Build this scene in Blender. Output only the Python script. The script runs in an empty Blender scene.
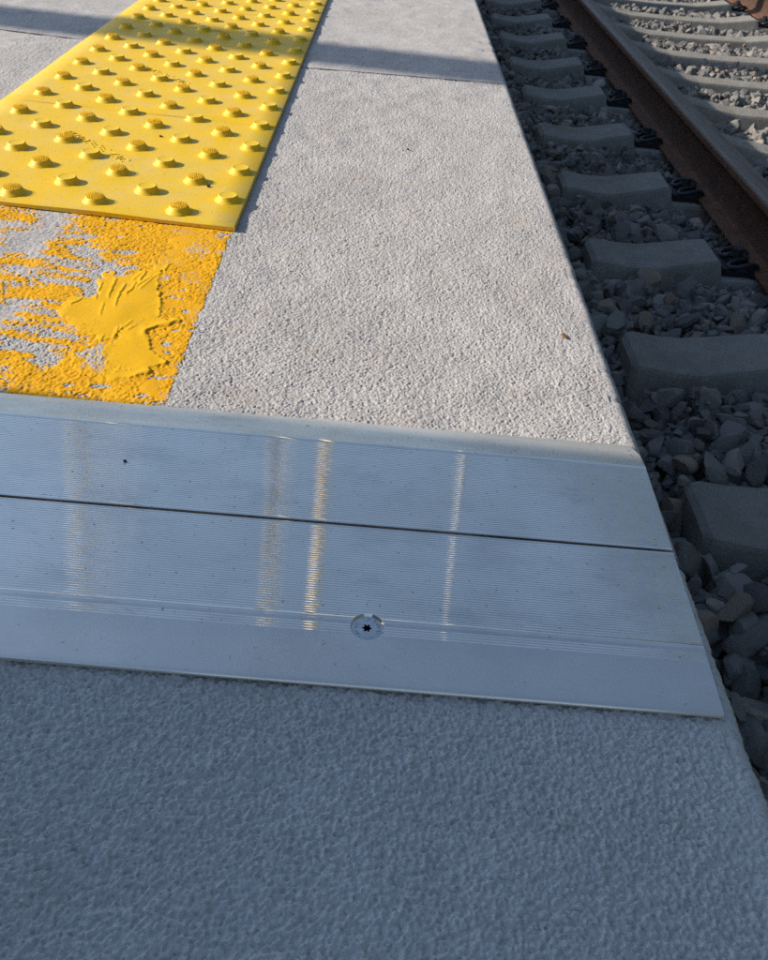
import bpy, bmesh, math, random
import numpy as np
from mathutils import Vector, Matrix
random.seed(7); RS = np.random.RandomState(11)
sc = bpy.context.scene; COL = sc.collection
H = 0.34                                   # camera height over the platform surface (m)
R = math.radians

# ------------------------------------------------------------------ helpers
def link(o, parent=None):
    COL.objects.link(o)
    if parent: o.parent = parent
    return o
def tag(o, label=None, cat=None, group=None, kind=None):
    for k, v in (('label', label), ('category', cat), ('group', group), ('kind', kind)):
        if v: o[k] = v
    return o
def empty(name, loc, rz=0):
    o = bpy.data.objects.new(name, None); o.empty_display_size = .05
    o.location = loc; o.rotation_euler = (0, 0, rz); return link(o)
def mesh_np(name, V, F, mats, parent=None, smooth=True, loc=None, midx=None):
    """V (n,3) array, F (m,k) int array of equal sided faces"""
    V = np.asarray(V, np.float32); F = np.asarray(F, np.int32); k = F.shape[1]
    me = bpy.data.meshes.new(name)
    me.vertices.add(len(V)); me.vertices.foreach_set('co', V.ravel())
    me.loops.add(F.size); me.loops.foreach_set('vertex_index', F.ravel())
    me.polygons.add(len(F))
    me.polygons.foreach_set('loop_start', np.arange(0, F.size, k, dtype=np.int32))
    me.polygons.foreach_set('loop_total', np.full(len(F), k, np.int32))
    me.polygons.foreach_set('use_smooth', np.full(len(F), smooth, bool))
    if midx is not None: me.polygons.foreach_set('material_index', np.asarray(midx, np.int32))
    for m in (mats if isinstance(mats, (list, tuple)) else [mats]): me.materials.append(m)
    me.update(calc_edges=True); me.validate()
    o = bpy.data.objects.new(name, me)
    if loc is not None: o.location = loc
    return link(o, parent)
def mesh_bm(name, bm, mats, parent=None, smooth=False, loc=None, rz=0, recalc=True):
    if recalc: bmesh.ops.recalc_face_normals(bm, faces=bm.faces)
    me = bpy.data.meshes.new(name); bm.to_mesh(me); bm.free()
    for m in (mats if isinstance(mats, (list, tuple)) else [mats]): me.materials.append(m)
    if smooth:
        for p in me.polygons: p.use_smooth = True
    o = bpy.data.objects.new(name, me)
    if loc is not None: o.location = loc
    o.rotation_euler[2] = rz
    return link(o, parent)
def grid_faces(nr, nc, flip=False):
    i = np.arange(nr*nc).reshape(nr, nc)
    a, b, c, d = i[:-1, :-1].ravel(), i[:-1, 1:].ravel(), i[1:, 1:].ravel(), i[1:, :-1].ravel()
    return np.stack([a, d, c, b] if flip else [a, b, c, d], 1)
def add_box(bm, c, s, rot=None):
    g = bmesh.ops.create_cube(bm, size=1.0)
    M = Matrix.Translation(Vector(c)) @ (rot.to_4x4() if rot else Matrix.Identity(4)) @ Matrix.Diagonal((s[0], s[1], s[2], 1))
    bmesh.ops.transform(bm, matrix=M, verts=g['verts']); return g['verts']
def add_cyl(bm, c, r1, r2, h, n=24, caps=True):
    g = bmesh.ops.create_cone(bm, cap_ends=caps, segments=n, radius1=r1, radius2=r2, depth=h)
    bmesh.ops.translate(bm, vec=Vector(c)+Vector((0, 0, h/2)), verts=g['verts']); return g['verts']
def add_tube(bm, pts, r, n=8):
    pts = [Vector(p) for p in pts]; rings = []
    for i, p in enumerate(pts):
        t = (pts[min(i+1, len(pts)-1)]-pts[max(i-1, 0)]).normalized()
        u = t.orthogonal().normalized() if not rings else (pu - t*pu.dot(t)).normalized()
        pu = u; w = t.cross(u)
        rings.append([bm.verts.new(p+u*r*math.cos(2*math.pi*k/n)+w*r*math.sin(2*math.pi*k/n)) for k in range(n)])
    for a, b in zip(rings, rings[1:]):
        for k in range(n): bm.faces.new((a[k], a[(k+1) % n], b[(k+1) % n], b[k]))
    bm.faces.new(rings[0][::-1]); bm.faces.new(rings[-1])
def spline(pts, n):
    P = [Vector(p) for p in pts]; out = []
    for i in range(len(P)-1):
        p0, p1, p2, p3 = P[max(i-1, 0)], P[i], P[i+1], P[min(i+2, len(P)-1)]
        for k in range(n):
            t = k/n
            out.append(.5*((2*p1)+(p2-p0)*t+(2*p0-5*p1+4*p2-p3)*t*t+(3*p1-p0-3*p2+p3)*t**3))
    return out+[P[-1]]

# ------------------------------------------------------------------ camera
# vanishing points and focal length measured from the photograph (768 px wide frame)
FPX, VP, ROLL, PP = 845.0, (406.0, -194.0), 0.092, (384.0, 480.0)
aY = np.array([VP[0]-PP[0], VP[1]-PP[1], FPX]); aY /= np.linalg.norm(aY)
aZ = np.cross(np.array([1, ROLL, 0.]), aY); aZ /= np.linalg.norm(aZ)
if aZ[1] > 0: aZ = -aZ
aX = np.cross(aY, aZ)
cam = bpy.data.cameras.new('camera'); co = link(bpy.data.objects.new('camera', cam))
rt = Vector((aX[0], aY[0], aZ[0])); dn = Vector((aX[1], aY[1], aZ[1])); fw = Vector((aX[2], aY[2], aZ[2]))
M = Matrix.Identity(4)
for i in range(3): M[i][0], M[i][1], M[i][2] = rt[i], -dn[i], -fw[i]
M.translation = Vector((0, 0, H)); co.matrix_world = M
cam.sensor_fit = 'HORIZONTAL'; cam.sensor_width = 36; cam.lens = FPX/768*36
cam.clip_start = .01; cam.clip_end = 3000
cam.dof.use_dof = True; cam.dof.focus_distance = .62; cam.dof.aperture_fstop = 42
sc.camera = co
def to_px(x, y, z=0.0):                    # world -> photo pixels, used to measure off marks on the slab
    q = np.stack([x, y, np.zeros_like(x)+z-H], -1) @ np.stack([aX, aY, aZ])
    return PP[0]+FPX*q[..., 0]/q[..., 2], PP[1]+FPX*q[..., 1]/q[..., 2]

# ------------------------------------------------------------------ materials
def mat(name):
    m = bpy.data.materials.new(name); m.use_nodes = True
    nt = m.node_tree; b = nt.nodes['Principled BSDF']; return m, nt, b
def node(nt, t, **kw):
    n = nt.nodes.new(t)
    for k, v in kw.items():
        if k in n.inputs.keys(): n.inputs[k].default_value = v
        else: setattr(n, k, v)
    return n
def coords(nt, scale=(1, 1, 1), which='Object'):
    tc = node(nt, 'ShaderNodeTexCoord'); mp = node(nt, 'ShaderNodeMapping')
    mp.inputs['Scale'].default_value = scale
    nt.links.new(tc.outputs[which], mp.inputs['Vector']); return mp.outputs[0]
def noise(nt, vec, scale, detail=4, rough=.6):
    n = node(nt, 'ShaderNodeTexNoise'); n.inputs['Scale'].default_value = scale
    n.inputs['Detail'].default_value = detail; n.inputs['Roughness'].default_value = rough
    nt.links.new(vec, n.inputs['Vector']); return n.outputs['Fac']
def ramp(nt, fac, stops):
    r = node(nt, 'ShaderNodeValToRGB'); e = r.color_ramp.elements
    while len(e) < len(stops): e.new(.5)
    for el, (p, c) in zip(e, stops):
        el.position = p; el.color = (c[0], c[1], c[2], 1) if hasattr(c, '__len__') else (c, c, c, 1)
    nt.links.new(fac, r.inputs[0]); return r.outputs[0]
def mixc(nt, fac, a, b, mode='MIX'):
    m = node(nt, 'ShaderNodeMix'); m.data_type = 'RGBA'; m.blend_type = mode
    for sock, v in ((m.inputs[0], fac), (m.inputs[6], a), (m.inputs[7], b)):
        if hasattr(v, 'is_output'): nt.links.new(v, sock)
        else: sock.default_value = v if not hasattr(v, '__len__') else (*v, 1) if len(v) == 3 else v
    return m.outputs[2]
def bump(nt, b, fac, dist, strength=1.0):
    n = node(nt, 'ShaderNodeBump'); n.inputs['Distance'].default_value = dist; n.inputs['Strength'].default_value = strength
    nt.links.new(fac, n.inputs['Height']); nt.links.new(n.outputs[0], b.inputs['Normal'])

def m_platform(name, c0, c1, stain, fine=1.0):
    m, nt, b = mat(name); v = coords(nt)
    big = noise(nt, v, 9, 5, .6); col = ramp(nt, big, [(.3, c0), (.7, c1)])
    st = noise(nt, v, 16, 6, .65); col = mixc(nt, ramp(nt, st, [(.56, 0), (.78, .5)]), col, stain)
    sp = noise(nt, v, 420, 2, .6); col = mixc(nt, ramp(nt, sp, [(.30, .75*fine), (.47, 0)]), col, (c0[0]*.42, c0[1]*.42, c0[2]*.43))
    sp2 = noise(nt, v, 420, 1, .5); col = mixc(nt, ramp(nt, sp2, [(.68, 0), (.74, .3)]), col, (.6, .58, .55))
    nt.links.new(col, b.inputs['Base Color']); b.inputs['Roughness'].default_value = .92
    b.inputs['Specular IOR Level'].default_value = .25 if fine == 1.0 else .5
    if fine != 1.0: b.inputs['Roughness'].default_value = .62
    bump(nt, b, noise(nt, v, 1100, 3, .6), .0006*fine, .7)
    return m
M_conc = m_platform('stippled_concrete', (.43, .402, .378), (.525, .495, .468), (.42, .31, .21))
M_concnear = m_platform('trowelled_concrete', (.52, .51, .485), (.60, .59, .565), (.43, .42, .39), .7)
def m_simple(name, c, rough=.8, var=.25, scale=40, metal=0, bmp=.0, spec=.3):
    m, nt, b = mat(name); v = coords(nt); n = noise(nt, v, scale, 6, .65)
    nt.links.new(ramp(nt, n, [(.3, [x*(1-var) for x in c]), (.7, [x*(1+var) for x in c])]), b.inputs['Base Color'])
    b.inputs['Roughness'].default_value = rough; b.inputs['Metallic'].default_value = metal
    b.inputs['Specular IOR Level'].default_value = spec
    if bmp: bump(nt, b, noise(nt, v, scale*4, 5, .7), bmp)
    return m
def m_sleeper():
    m, nt, b = mat('sleeper_concrete'); v = coords(nt)
    tc = node(nt, 'ShaderNodeTexCoord'); oi = node(nt, 'ShaderNodeObjectInfo'); ad = node(nt, 'ShaderNodeVectorMath'); sc_ = node(nt, 'ShaderNodeVectorMath'); sc_.operation = 'SCALE'
    cx_ = node(nt, 'ShaderNodeCombineXYZ'); nt.links.new(oi.outputs['Random'], cx_.inputs[0]); nt.links.new(cx_.outputs[0], sc_.inputs[0]); sc_.inputs['Scale'].default_value = 40
    nt.links.new(tc.outputs['Object'], ad.inputs[0]); nt.links.new(sc_.outputs[0], ad.inputs[1]); v = ad.outputs[0]   # every sleeper weathers differently
    col = ramp(nt, noise(nt, v, 9, 7, .65), [(.3, (.225, .215, .19)), (.7, (.315, .30, .27))])
    col = mixc(nt, ramp(nt, noise(nt, v, 5, 6, .7), [(.52, 0), (.72, .55)]), col, (.22, .15, .095))
    col = mixc(nt, ramp(nt, noise(nt, v, 28, 6, .7), [(.56, 0), (.68, .5)]), col, (.40, .385, .35))
    col = mixc(nt, ramp(nt, noise(nt, v, 150, 3, .6), [(.64, 0), (.70, .75)]), col, (.10, .095, .085))
    nt.links.new(col, b.inputs['Base Color']); b.inputs['Roughness'].default_value = .9; b.inputs['Specular IOR Level'].default_value = .25
    bump(nt, b, noise(nt, v, 70, 7, .75), .006, .8); return m
M_sleeper = m_sleeper()
M_black = m_simple('black_spring_steel', (.026, .026, .028), .5, .3, 60)
M_guide = m_simple('dark_nylon', (.018, .02, .024), .6, .3, 60)
M_gnd = m_simple('gravelly_earth', (.17, .155, .13), 1, .3, 3, bmp=.01)
M_bed = m_simple('ballast_dust', (.15, .14, .125), 1, .35, 30, bmp=.01)
M_foam = m_simple('grey_green_joint_foam', (.17, .20, .17), .9, .3, 200, bmp=.001)
M_wall = m_simple('grey_render', (.32, .31, .30), .9, .12, 2)
M_post = m_simple('pale_painted_steel', (.84, .82, .75), .55, .03, 3, spec=.3)
M_lampglass = m_simple('frosted_lamp_glass', (.7, .7, .68), .3, .05, 3)
def m_galv():
    m, nt, b = mat('galvanised_steel'); v = coords(nt)
    nt.links.new(ramp(nt, noise(nt, v, 30, 4), [(.3, (.62, .62, .62)), (.7, (.78, .77, .75))]), b.inputs['Base Color'])
    b.inputs['Metallic'].default_value = 1; b.inputs['Roughness'].default_value = .24; return m
M_galv = m_galv()
M_bronze = m_simple('pale_yellow_mast_paint', (.90, .73, .40), .55, .03, 8, spec=.3)  # warm tint makes the added mast reflect as a golden streak
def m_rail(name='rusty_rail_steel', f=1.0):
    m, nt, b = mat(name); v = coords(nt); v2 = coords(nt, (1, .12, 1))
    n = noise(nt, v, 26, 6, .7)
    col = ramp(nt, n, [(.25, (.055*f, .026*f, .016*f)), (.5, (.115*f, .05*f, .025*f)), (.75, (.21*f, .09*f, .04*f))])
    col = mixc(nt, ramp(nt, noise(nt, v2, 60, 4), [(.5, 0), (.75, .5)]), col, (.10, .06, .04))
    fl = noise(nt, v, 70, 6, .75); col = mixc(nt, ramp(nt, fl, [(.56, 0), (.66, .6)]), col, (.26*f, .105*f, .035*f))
    nt.links.new(col, b.inputs['Base Color']); b.inputs['Roughness'].default_value = .85
    bump(nt, b, noise(nt, v, 160, 6, .75), .003); return m
M_rail = m_rail(); M_railweb = m_rail('shaded_rail_web', .5)  # web copy darkened in colour, standing in for shade beneath the rail head
def m_railhead():
    m, nt, b = mat('worn_rail_head'); v = coords(nt, (1, .05, 1))
    n = noise(nt, v, 90, 5, .6)
    nt.links.new(ramp(nt, n, [(.3, (.13, .108, .09)), (.7, (.21, .185, .16))]), b.inputs['Base Color'])
    b.inputs['Metallic'].default_value = .25; b.inputs['Roughness'].default_value = .6; return m
M_railhead = m_railhead()
def m_tile():
    m, nt, b = mat('yellow_tactile_polymer'); v = coords(nt, which='Object')
    n = noise(nt, v, 14, 5, .6)
    col = ramp(nt, n, [(.32, (.84, .51, .005)), (.5, (.82, .51, .008)), (.72, (.76, .515, .04))])
    dust = noise(nt, v, 22, 7, .7)
    col = mixc(nt, ramp(nt, dust, [(.46, 0), (.70, .5)]), col, (.68, .51, .20))
    gr = noise(nt, v, 34, 8, .72); col = mixc(nt, ramp(nt, gr, [(.56, 0), (.74, .3)]), col, (.40, .30, .12))
    sp = noise(nt, v, 300, 3, .6); col = mixc(nt, ramp(nt, sp, [(.62, 0), (.70, .6)]), col, (.28, .18, .04))
    nt.links.new(col, b.inputs['Base Color']); b.inputs['Roughness'].default_value = .55
    b.inputs['Specular IOR Level'].default_value = .35
    bump(nt, b, noise(nt, v, 900, 3, .6), .0002, .6); return m
M_tile = m_tile()
def m_dome():
    m, nt, b = mat('yellow_dome_polymer'); v = coords(nt)
    col = ramp(nt, noise(nt, v, 90, 5, .6), [(.35, (.82, .52, .006)), (.7, (.77, .51, .02))])
    nt.links.new(col, b.inputs['Base Color']); b.inputs['Roughness'].default_value = .5
    b.inputs['Specular IOR Level'].default_value = .35; return m
M_dome = m_dome()
def m_paint():
    m, nt, b = mat('yellow_adhesive_paint'); v = coords(nt)
    n = noise(nt, v, 30, 5, .6)
    col = ramp(nt, n, [(.3, (.74, .345, .002)), (.7, (.82, .41, .003))])
    at = node(nt, 'ShaderNodeAttribute', attribute_name='thick')
    col = mixc(nt, at.outputs['Fac'], col, (.80, .43, .003))
    gr = noise(nt, v, 55, 6, .7); col = mixc(nt, ramp(nt, gr, [(.57, 0), (.72, .5)]), col, (.50, .35, .12))
    gp = noise(nt, v, 260, 3, .6); col = mixc(nt, ramp(nt, gp, [(.63, 0), (.71, .6)]), col, (.30, .20, .07))
    nt.links.new(col, b.inputs['Base Color']); b.inputs['Roughness'].default_value = .7
    b.inputs['Specular IOR Level'].default_value = .2
    bump(nt, b, noise(nt, v, 500, 3, .6), .0003, .5); return m
M_paint = m_paint()
def m_alu(name, bevel=False):
    m, nt, b = mat(name)
    v = coords(nt, (2.2, 160, 1)); vs = coords(nt); vl = coords(nt, (3, 30, 1))
    n = noise(nt, vs, 13, 6, .65); sm = noise(nt, vl, 3, 5, .6)
    col = ramp(nt, n, [(.3, (.84, .765, .66)), (.7, (.96, .885, .775))])
    dirt = noise(nt, vs, 330, 2, .5); col = mixc(nt, ramp(nt, dirt, [(.67, 0), (.73, .6)]), col, (.20, .19, .18))
    ds = noise(nt, coords(nt, (1, 2.2, 1)), 17, 7, .7); col = mixc(nt, ramp(nt, ds, [(.50, 0), (.72, .38)]), col, (.42, .41, .39))
    for k_, (rz_, th_) in enumerate(((.5, .695), (2.1, .70), (1.2, .71))):    # fine scuffs in several directions
        tc = node(nt, 'ShaderNodeTexCoord'); mp = node(nt, 'ShaderNodeMapping'); mp.inputs['Rotation'].default_value = (0, 0, rz_)
        mp2 = node(nt, 'ShaderNodeMapping'); mp2.inputs['Scale'].default_value = (14, 260, 1); mp2.inputs['Location'].default_value = (k_*3.7, k_, 0)
        nt.links.new(tc.outputs['Object'], mp.inputs[0]); nt.links.new(mp.outputs[0], mp2.inputs[0])
        col = mixc(nt, ramp(nt, noise(nt, mp2.outputs[0], 3, 2, .5), [(th_, 0), (th_+.06, .5)]), col, (.93, .92, .90) if k_ else (.35, .34, .33))
    nt.links.new(col, b.inputs['Base Color']); b.inputs['Metallic'].default_value = .86 if not bevel else .75
    nt.links.new(ramp(nt, sm, [(.3, .044 if not bevel else .34), (.7, .060 if not bevel else .46)]), b.inputs['Roughness'])
    b.inputs['Anisotropic'].default_value = 1.0 if not bevel else .6
    tv = node(nt, 'ShaderNodeCombineXYZ'); tv.inputs[1].default_value = 1; nt.links.new(tv.outputs[0], b.inputs['Tangent'])
    if bevel:
        ox = noise(nt, coords(nt, (9, 55, 1)), 1, 6, .65)
        col = mixc(nt, ramp(nt, ox, [(.42, 0), (.62, .75)]), col, (.36, .37, .365))
    bump(nt, b, noise(nt, coords(nt, (.22, 90, 1)), 10, 2, .5), .00004, .45); return m
M_alu = m_alu('extruded_aluminium'); M_alubev = m_alu('oxidised_aluminium', True)
def m_lip():
    m, nt, b = mat('smooth_aluminium_lip'); vs = coords(nt)
    col = ramp(nt, noise(nt, vs, 11, 6, .65), [(.3, (.76, .705, .62)), (.7, (.90, .84, .75))])
    col = mixc(nt, ramp(nt, noise(nt, vs, 260, 3, .6), [(.66, 0), (.74, .5)]), col, (.3, .29, .27))
    nt.links.new(col, b.inputs['Base Color']); b.inputs['Metallic'].default_value = .8
    nt.links.new(ramp(nt, noise(nt, coords(nt, (3, 40, 1)), 4, 4, .6), [(.3, .2), (.7, .3)]), b.inputs['Roughness'])
    b.inputs['Anisotropic'].default_value = .9
    tv = node(nt, 'ShaderNodeCombineXYZ'); tv.inputs[1].default_value = 1; nt.links.new(tv.outputs[0], b.inputs['Tangent']); return m
M_lip = m_lip()
M_screw = m_simple('zinc_plated_steel', (.60, .62, .63), .4, .15, 500, metal=.85)
M_recess = m_simple('dark_screw_recess', (.03, .03, .035), .6, .2, 300, metal=.5)
M_leaf = m_simple('dry_leaf', (.16, .085, .03), .8, .3, 300)
M_crumb = m_simple('dark_grit', (.05, .04, .032), .9, .3, 300)

# ------------------------------------------------------------------ stipple noise fields (period 0.96 m, 0.4 mm)
NP = 2400; DX = .0004
def band(lam, width, seed):
    r = np.random.RandomState(seed); w = r.standard_normal((NP, NP))
    k = np.fft.fftfreq(NP, DX); kr = np.hypot(k[:, None], k[None, :np.r_[0, NP//2+1][1]]) if False else np.hypot(k[:, None], np.fft.rfftfreq(NP, DX)[None, :])
    a = np.exp(-.5*((kr-1/lam)/(width/lam))**2)
    n = np.fft.irfft2(np.fft.rfft2(w)*a, s=(NP, NP)); return (n/n.std()).astype(np.float32)
def sample(T, x, y):
    u = (np.asarray(x)/DX) % NP; v = (np.asarray(y)/DX) % NP
    i = np.floor(u).astype(int); j = np.floor(v).astype(int); fu = u-i; fv = v-j
    i %= NP; j %= NP; i1 = (i+1) % NP; j1 = (j+1) % NP
    return T[j, i]*(1-fu)*(1-fv)+T[j, i1]*fu*(1-fv)+T[j1, i]*(1-fu)*fv+T[j1, i1]*fu*fv
T_a = band(.0046, .40, 1); T_b = band(.0024, .4, 2); T_c = band(.0034, .5, 3); T_d = band(.06, .6, 4); T_e = band(.0022, .45, 5); T_f = band(.0105, .5, 6)
def grains(spacing, r0, r1, seed):           # close packed rounded crumbs of mortar
    r = np.random.RandomState(seed); n = int((NP*DX/spacing)**2)
    px_, py_ = r.uniform(0, NP, n), r.uniform(0, NP, n); rad = r.uniform(r0, r1, n)/DX; hgt = r.uniform(.35, 1, n); ecc = r.uniform(.75, 1.3, n)
    T = np.zeros((NP, NP), np.float32); ix, iy = np.floor(px_).astype(int), np.floor(py_).astype(int); w = int(r1/DX*1.3)+1
    for dy in range(-w, w+1):
        for dx in range(-w, w+1):
            q = 1-(((ix+dx-px_)*ecc)**2+((iy+dy-py_)/ecc)**2)/rad**2; ok = q > 0
            np.maximum.at(T, ((iy[ok]+dy) % NP, (ix[ok]+dx) % NP), (np.sqrt(q[ok])*hgt[ok]).astype(np.float32))
    return T-T.mean()
T_g = grains(.00112, .00056, .00125, 9)
T_stip = T_g*.00086+T_b*.00008+T_a*.00006+T_f*.00010
T_n2 = grains(.0020, .00095, .0022, 19)
T_near = T_n2*.00165+np.tanh(1.2*T_c)*.00042+T_e*.00022+T_f*.00014

EDGE = .1885
def edge_profile(rad=.0090):
    x = []; z = []; f = []
    for k in range(1, 7):
        a = k/6*math.pi/2; x.append(EDGE+rad*math.sin(a)); z.append(-rad*(1-math.cos(a))); f.append(max(.2, 1-k/6)*.75)
    for zz in (-.02, -.06, -.15, -.3, -.6, -.95): x.append(EDGE+rad-.002*(zz < -.03)); z.append(zz); f.append(0)
    return x, z, f
def joint_y(x, y):                          # the slabs left of the tactile strip are laid slightly askew
    w = np.clip((y-.85)/.6, 0, 1); return y+w*np.where(x < -.3, .03-.16*(x+.3)*np.where(x > -1.5, 1, 0)+(x < -1.5)*.19, np.where(x < -.14, -.19*(x+.14), 0))
def slab(name, xs, ys, T, matl, edgefade=.012, amp=1.0, label=None, warp=True):
    ex, ez, ef = edge_profile()
    X = np.r_[xs, ex]; Z0 = np.r_[np.zeros(len(xs)), ez]
    F = np.r_[np.clip((EDGE-np.asarray(xs))/edgefade, 0, 1)*.45+.55, ef]
    F[:len(xs)][np.asarray(xs) < -1.2] = 0
    gx, gy = np.meshgrid(X, ys); z = np.repeat(Z0[None], len(ys), 0)
    wy = joint_y(gx, gy) if warp else gy
    h = sample(T, gx, wy)*F[None]*amp
    h += sample(T_d, gx, wy)*.00025*(F[None] > 0)
    z = z+h
    side = sample(T, wy, z+.3)*(np.arange(len(X)) >= len(xs)+3)[None]*.8
    gx = gx+side*.6
    ed = (np.arange(len(X)) >= len(xs)-6)[None]*(np.arange(len(X)) < len(xs)+8)[None]   # worn, chipped arris
    chip = np.clip(sample(T_d, wy*1.3+.2, wy*.37)-1.0, 0, 1.5)*.0016+np.clip(sample(T_f, wy, wy*.21+.4)-1.2, 0, 1.5)*.0009
    gx = gx-ed*chip*.4; z = z-ed*chip*.4
    V = np.stack([gx, wy, z], -1)
    lo = V[0].copy(); lo[:, 2] = -.95; hi = V[-1].copy(); hi[:, 2] = -.95   # end faces
    V = np.concatenate([lo[None], V, hi[None]], 0)
    return tag(mesh_np(name, V.reshape(-1, 3), grid_faces(V.shape[0], V.shape[1]), matl), label, kind='structure')
def steps(segs):
    out = []
    for a, b, d in segs:
        n = max(1, int(round((b-a)/d))); out += list(a+(b-a)*np.arange(n)/n)
    return np.array(out+[segs[-1][1]])
slab('platform', steps([(-6, -1.2, .4), (-1.2, -.6, .02), (-.6, -.28, .0011), (-.28, EDGE, .00062)]),
     steps([(.373, .62, .0006), (.62, .95, .0009), (.95, 1.4747, .0017)]), T_stip, M_conc)
slab('platform', steps([(-6, -1.2, .4), (-1.2, -.35, .01), (-.35, EDGE, .0007)]),
     steps([(-6, -.2, .3), (-.2, .06, .01), (.06, .362, .0007)]), T_near, M_concnear, warp=False, edgefade=.02)
slab('platform', steps([(-6, -1.2, .4), (-1.2, -.85, .02), (-.85, EDGE, .003)]),
     steps([(1.4795, 2.5, .0032), (2.5, 3.2, .02), (3.2, 30, .6)]), T_stip, M_conc, amp=.8)

jx = np.linspace(-5.9, .186, 120); jy = joint_y(jx, np.full_like(jx, 1.4747))
M_gapfill = m_simple('dark_gap_fill', (.04, .038, .036), .9, .3, 200, bmp=.001)  # near-black strip puts the darkness of the open slab gap into colour
V = np.concatenate([np.stack([jx, jy-.0015, jx*0-.0001], 1), np.stack([jx, jy+.0058, jx*0-.0001], 1)])
V = np.concatenate([V, V-np.array([0, 0, .06])]); n_ = len(jx); a_ = np.arange(n_-1)
F = np.concatenate([np.stack([a_, a_+1, a_+n_+1, a_+n_], 1), np.stack([a_+2*n_, a_+3*n_, a_+3*n_+1, a_+2*n_+1], 1)])
tag(mesh_np('slab_joint', V, F, M_gapfill), 'thin joint, its gap shade put in as a dark strip, running across the platform under the far shadow band', 'joint')

# ------------------------------------------------------------------ yellow paint on the slab
def seg_d(px, py, pts):
    d = np.full(px.shape, 1e9)
    for (x0, y0), (x1, y1) in zip(pts, pts[1:]):
        dx, dy = x1-x0, y1-y0; t = np.clip(((px-x0)*dx+(py-y0)*dy)/(dx*dx+dy*dy), 0, 1)
        d = np.minimum(d, np.hypot(px-x0-t*dx, py-y0-t*dy))
    return d
def poly_sd(px, py, pts):                   # signed distance, inside positive
    ins = np.zeros(px.shape, bool); n = len(pts)
    for i in range(n):
        x0, y0 = pts[i]; x1, y1 = pts[(i+1) % n]
        c = ((y0 > py) != (y1 > py)) & (px < (x1-x0)*(py-y0)/(y1-y0+1e-9)+x0); ins ^= c
    d = seg_d(px, py, list(pts)+[pts[0]]); return np.where(ins, d, -d)
def paint():
    xs = np.arange(-.56, -.1335, .00085); ys = np.arange(.476, .85, .00085)
    gx, gy = np.meshgrid(xs, ys); px, py = to_px(gx, gy)
    base = sample(T_stip, gx, joint_y(gx, gy))*.999+sample(T_d, gx, gy)*.00025
    wob = sample(T_d, gx*2.5, gy*2.5)*1.6+sample(T_a, gx, gy)*.5
    # coverage: strokes measured on the photograph
    right = 234-(py-227)*.385+wob*.5-px            # distance to the straight taped right edge
    cov = np.full(px.shape, -12.)
    def stroke(pts, r, s=1.0):
        nonlocal cov
        cov = np.maximum(cov, (r-seg_d(px, py, pts))*s)
    def patch(pts, s=1.0):
        nonlocal cov
        cov = np.maximum(cov, poly_sd(px, py, pts)*s)
    patch([(62, 198), (110, 208), (150, 214), (246, 226), (226, 285), (196, 345), (172, 408), (60, 400), (-30, 388), (-30, 372), (20, 372), (70, 352), (100, 330), (120, 280), (128, 268), (100, 262), (92, 240), (70, 222)])
    for pts, r in (([(-40, 208), (28, 215)], 9), ([(-60, 262), (0, 262), (40, 260), (75, 240), (100, 215)], 4), ([(0, 285), (30, 292), (70, 296)], 12),
                   ([(-50, 290), (10, 290)], 10), ([(40, 272), (70, 272), (85, 278)], 5), ([(60, 256), (90, 263)], 6), ([(25, 312), (75, 330), (110, 345)], 7),
                   ([(8, 327), (50, 340), (90, 350)], 6), ([(-40, 352), (10, 358), (30, 372)], 13), ([(-40, 225), (4, 232)], 4), ([(50, 246), (60, 240), (75, 222)], 4),
                   ([(110, 258), (135, 255), (160, 245)], 7), ([(-60, 320), (-10, 335)], 8), ([(20, 250), (45, 300)], 3), ([(45, 290), (60, 310)], 6)):
        stroke(pts, r)
    stre = sample(T_d, gx*.9+gy*.5, gy*3.2)*5+sample(T_c, gx*.45, gy*1.0)*4.2
    holes = np.full(px.shape, -99.)
    for (hx, hy, a, b2) in ((152, 215, 14, 4), (222, 236, 14, 4), (183, 291, 6, 3), (186, 312, 5, 2.4), (167, 344, 7, 3), (176, 331, 6, 3), (166, 352, 8, 3), (98, 386, 16, 3), (130, 252, 14, 4),
                            (120, 237, 9, 3), (192, 330, 6, 3), (144, 395, 9, 3), (68, 385, 10, 4), (135, 268, 9, 3), (110, 220, 12, 3)):
        holes = np.maximum(holes, 6*(1-np.hypot((px-hx)/a, (py-hy)/b2)))
    cov = np.minimum(cov, 13)+stre*.8-np.maximum(holes, 0)*3.4-1.0
    cov = np.where(right < 0, right*6, np.minimum(cov, right*2.2+2))
    cov = np.minimum(cov, (gy-.478)*6000)
    hi = np.clip(base/.0005, -2, 2)                            # thin coats cling to the raised grains, pits stay bare
    # thick trowelled smear
    c = lambda L: [(x/2.954, 190+y/2.954) for x, y in L]
    smear = c([(170, 345), (205, 318), (290, 300), (285, 255), (330, 252), (370, 255), (400, 245), (430, 232), (470, 228), (510, 214), (520, 222), (480, 250), (468, 275), (478, 300), (474, 368), (500, 376), (530, 376), (528, 388), (470, 402), (426, 420), (440, 450), (490, 510), (470, 528), (420, 545), (368, 572), (330, 560), (298, 548), (310, 500), (305, 470), (345, 440), (300, 445), (235, 425), (200, 390)])
    sd = poly_sd(px, py, smear)+sample(T_d, gx*2.2, gy*2.2)*1.5+sample(T_d, gx*5, gy*5)*.9+sample(T_f, gx, gy)*.5+sample(T_a, gx, gy)*.3
    grainy = sample(T_d, gx*2+gy*1.3, gy*6-gx*3)
    lvl = .00052+.00042*np.clip(sd/16, 0, 1)**.7+sample(T_d, gx*1.2, gy*1.2)*.00018
    fill = np.full(px.shape, -9.)               # lightly trowelled parts where only the pits are filled
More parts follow.
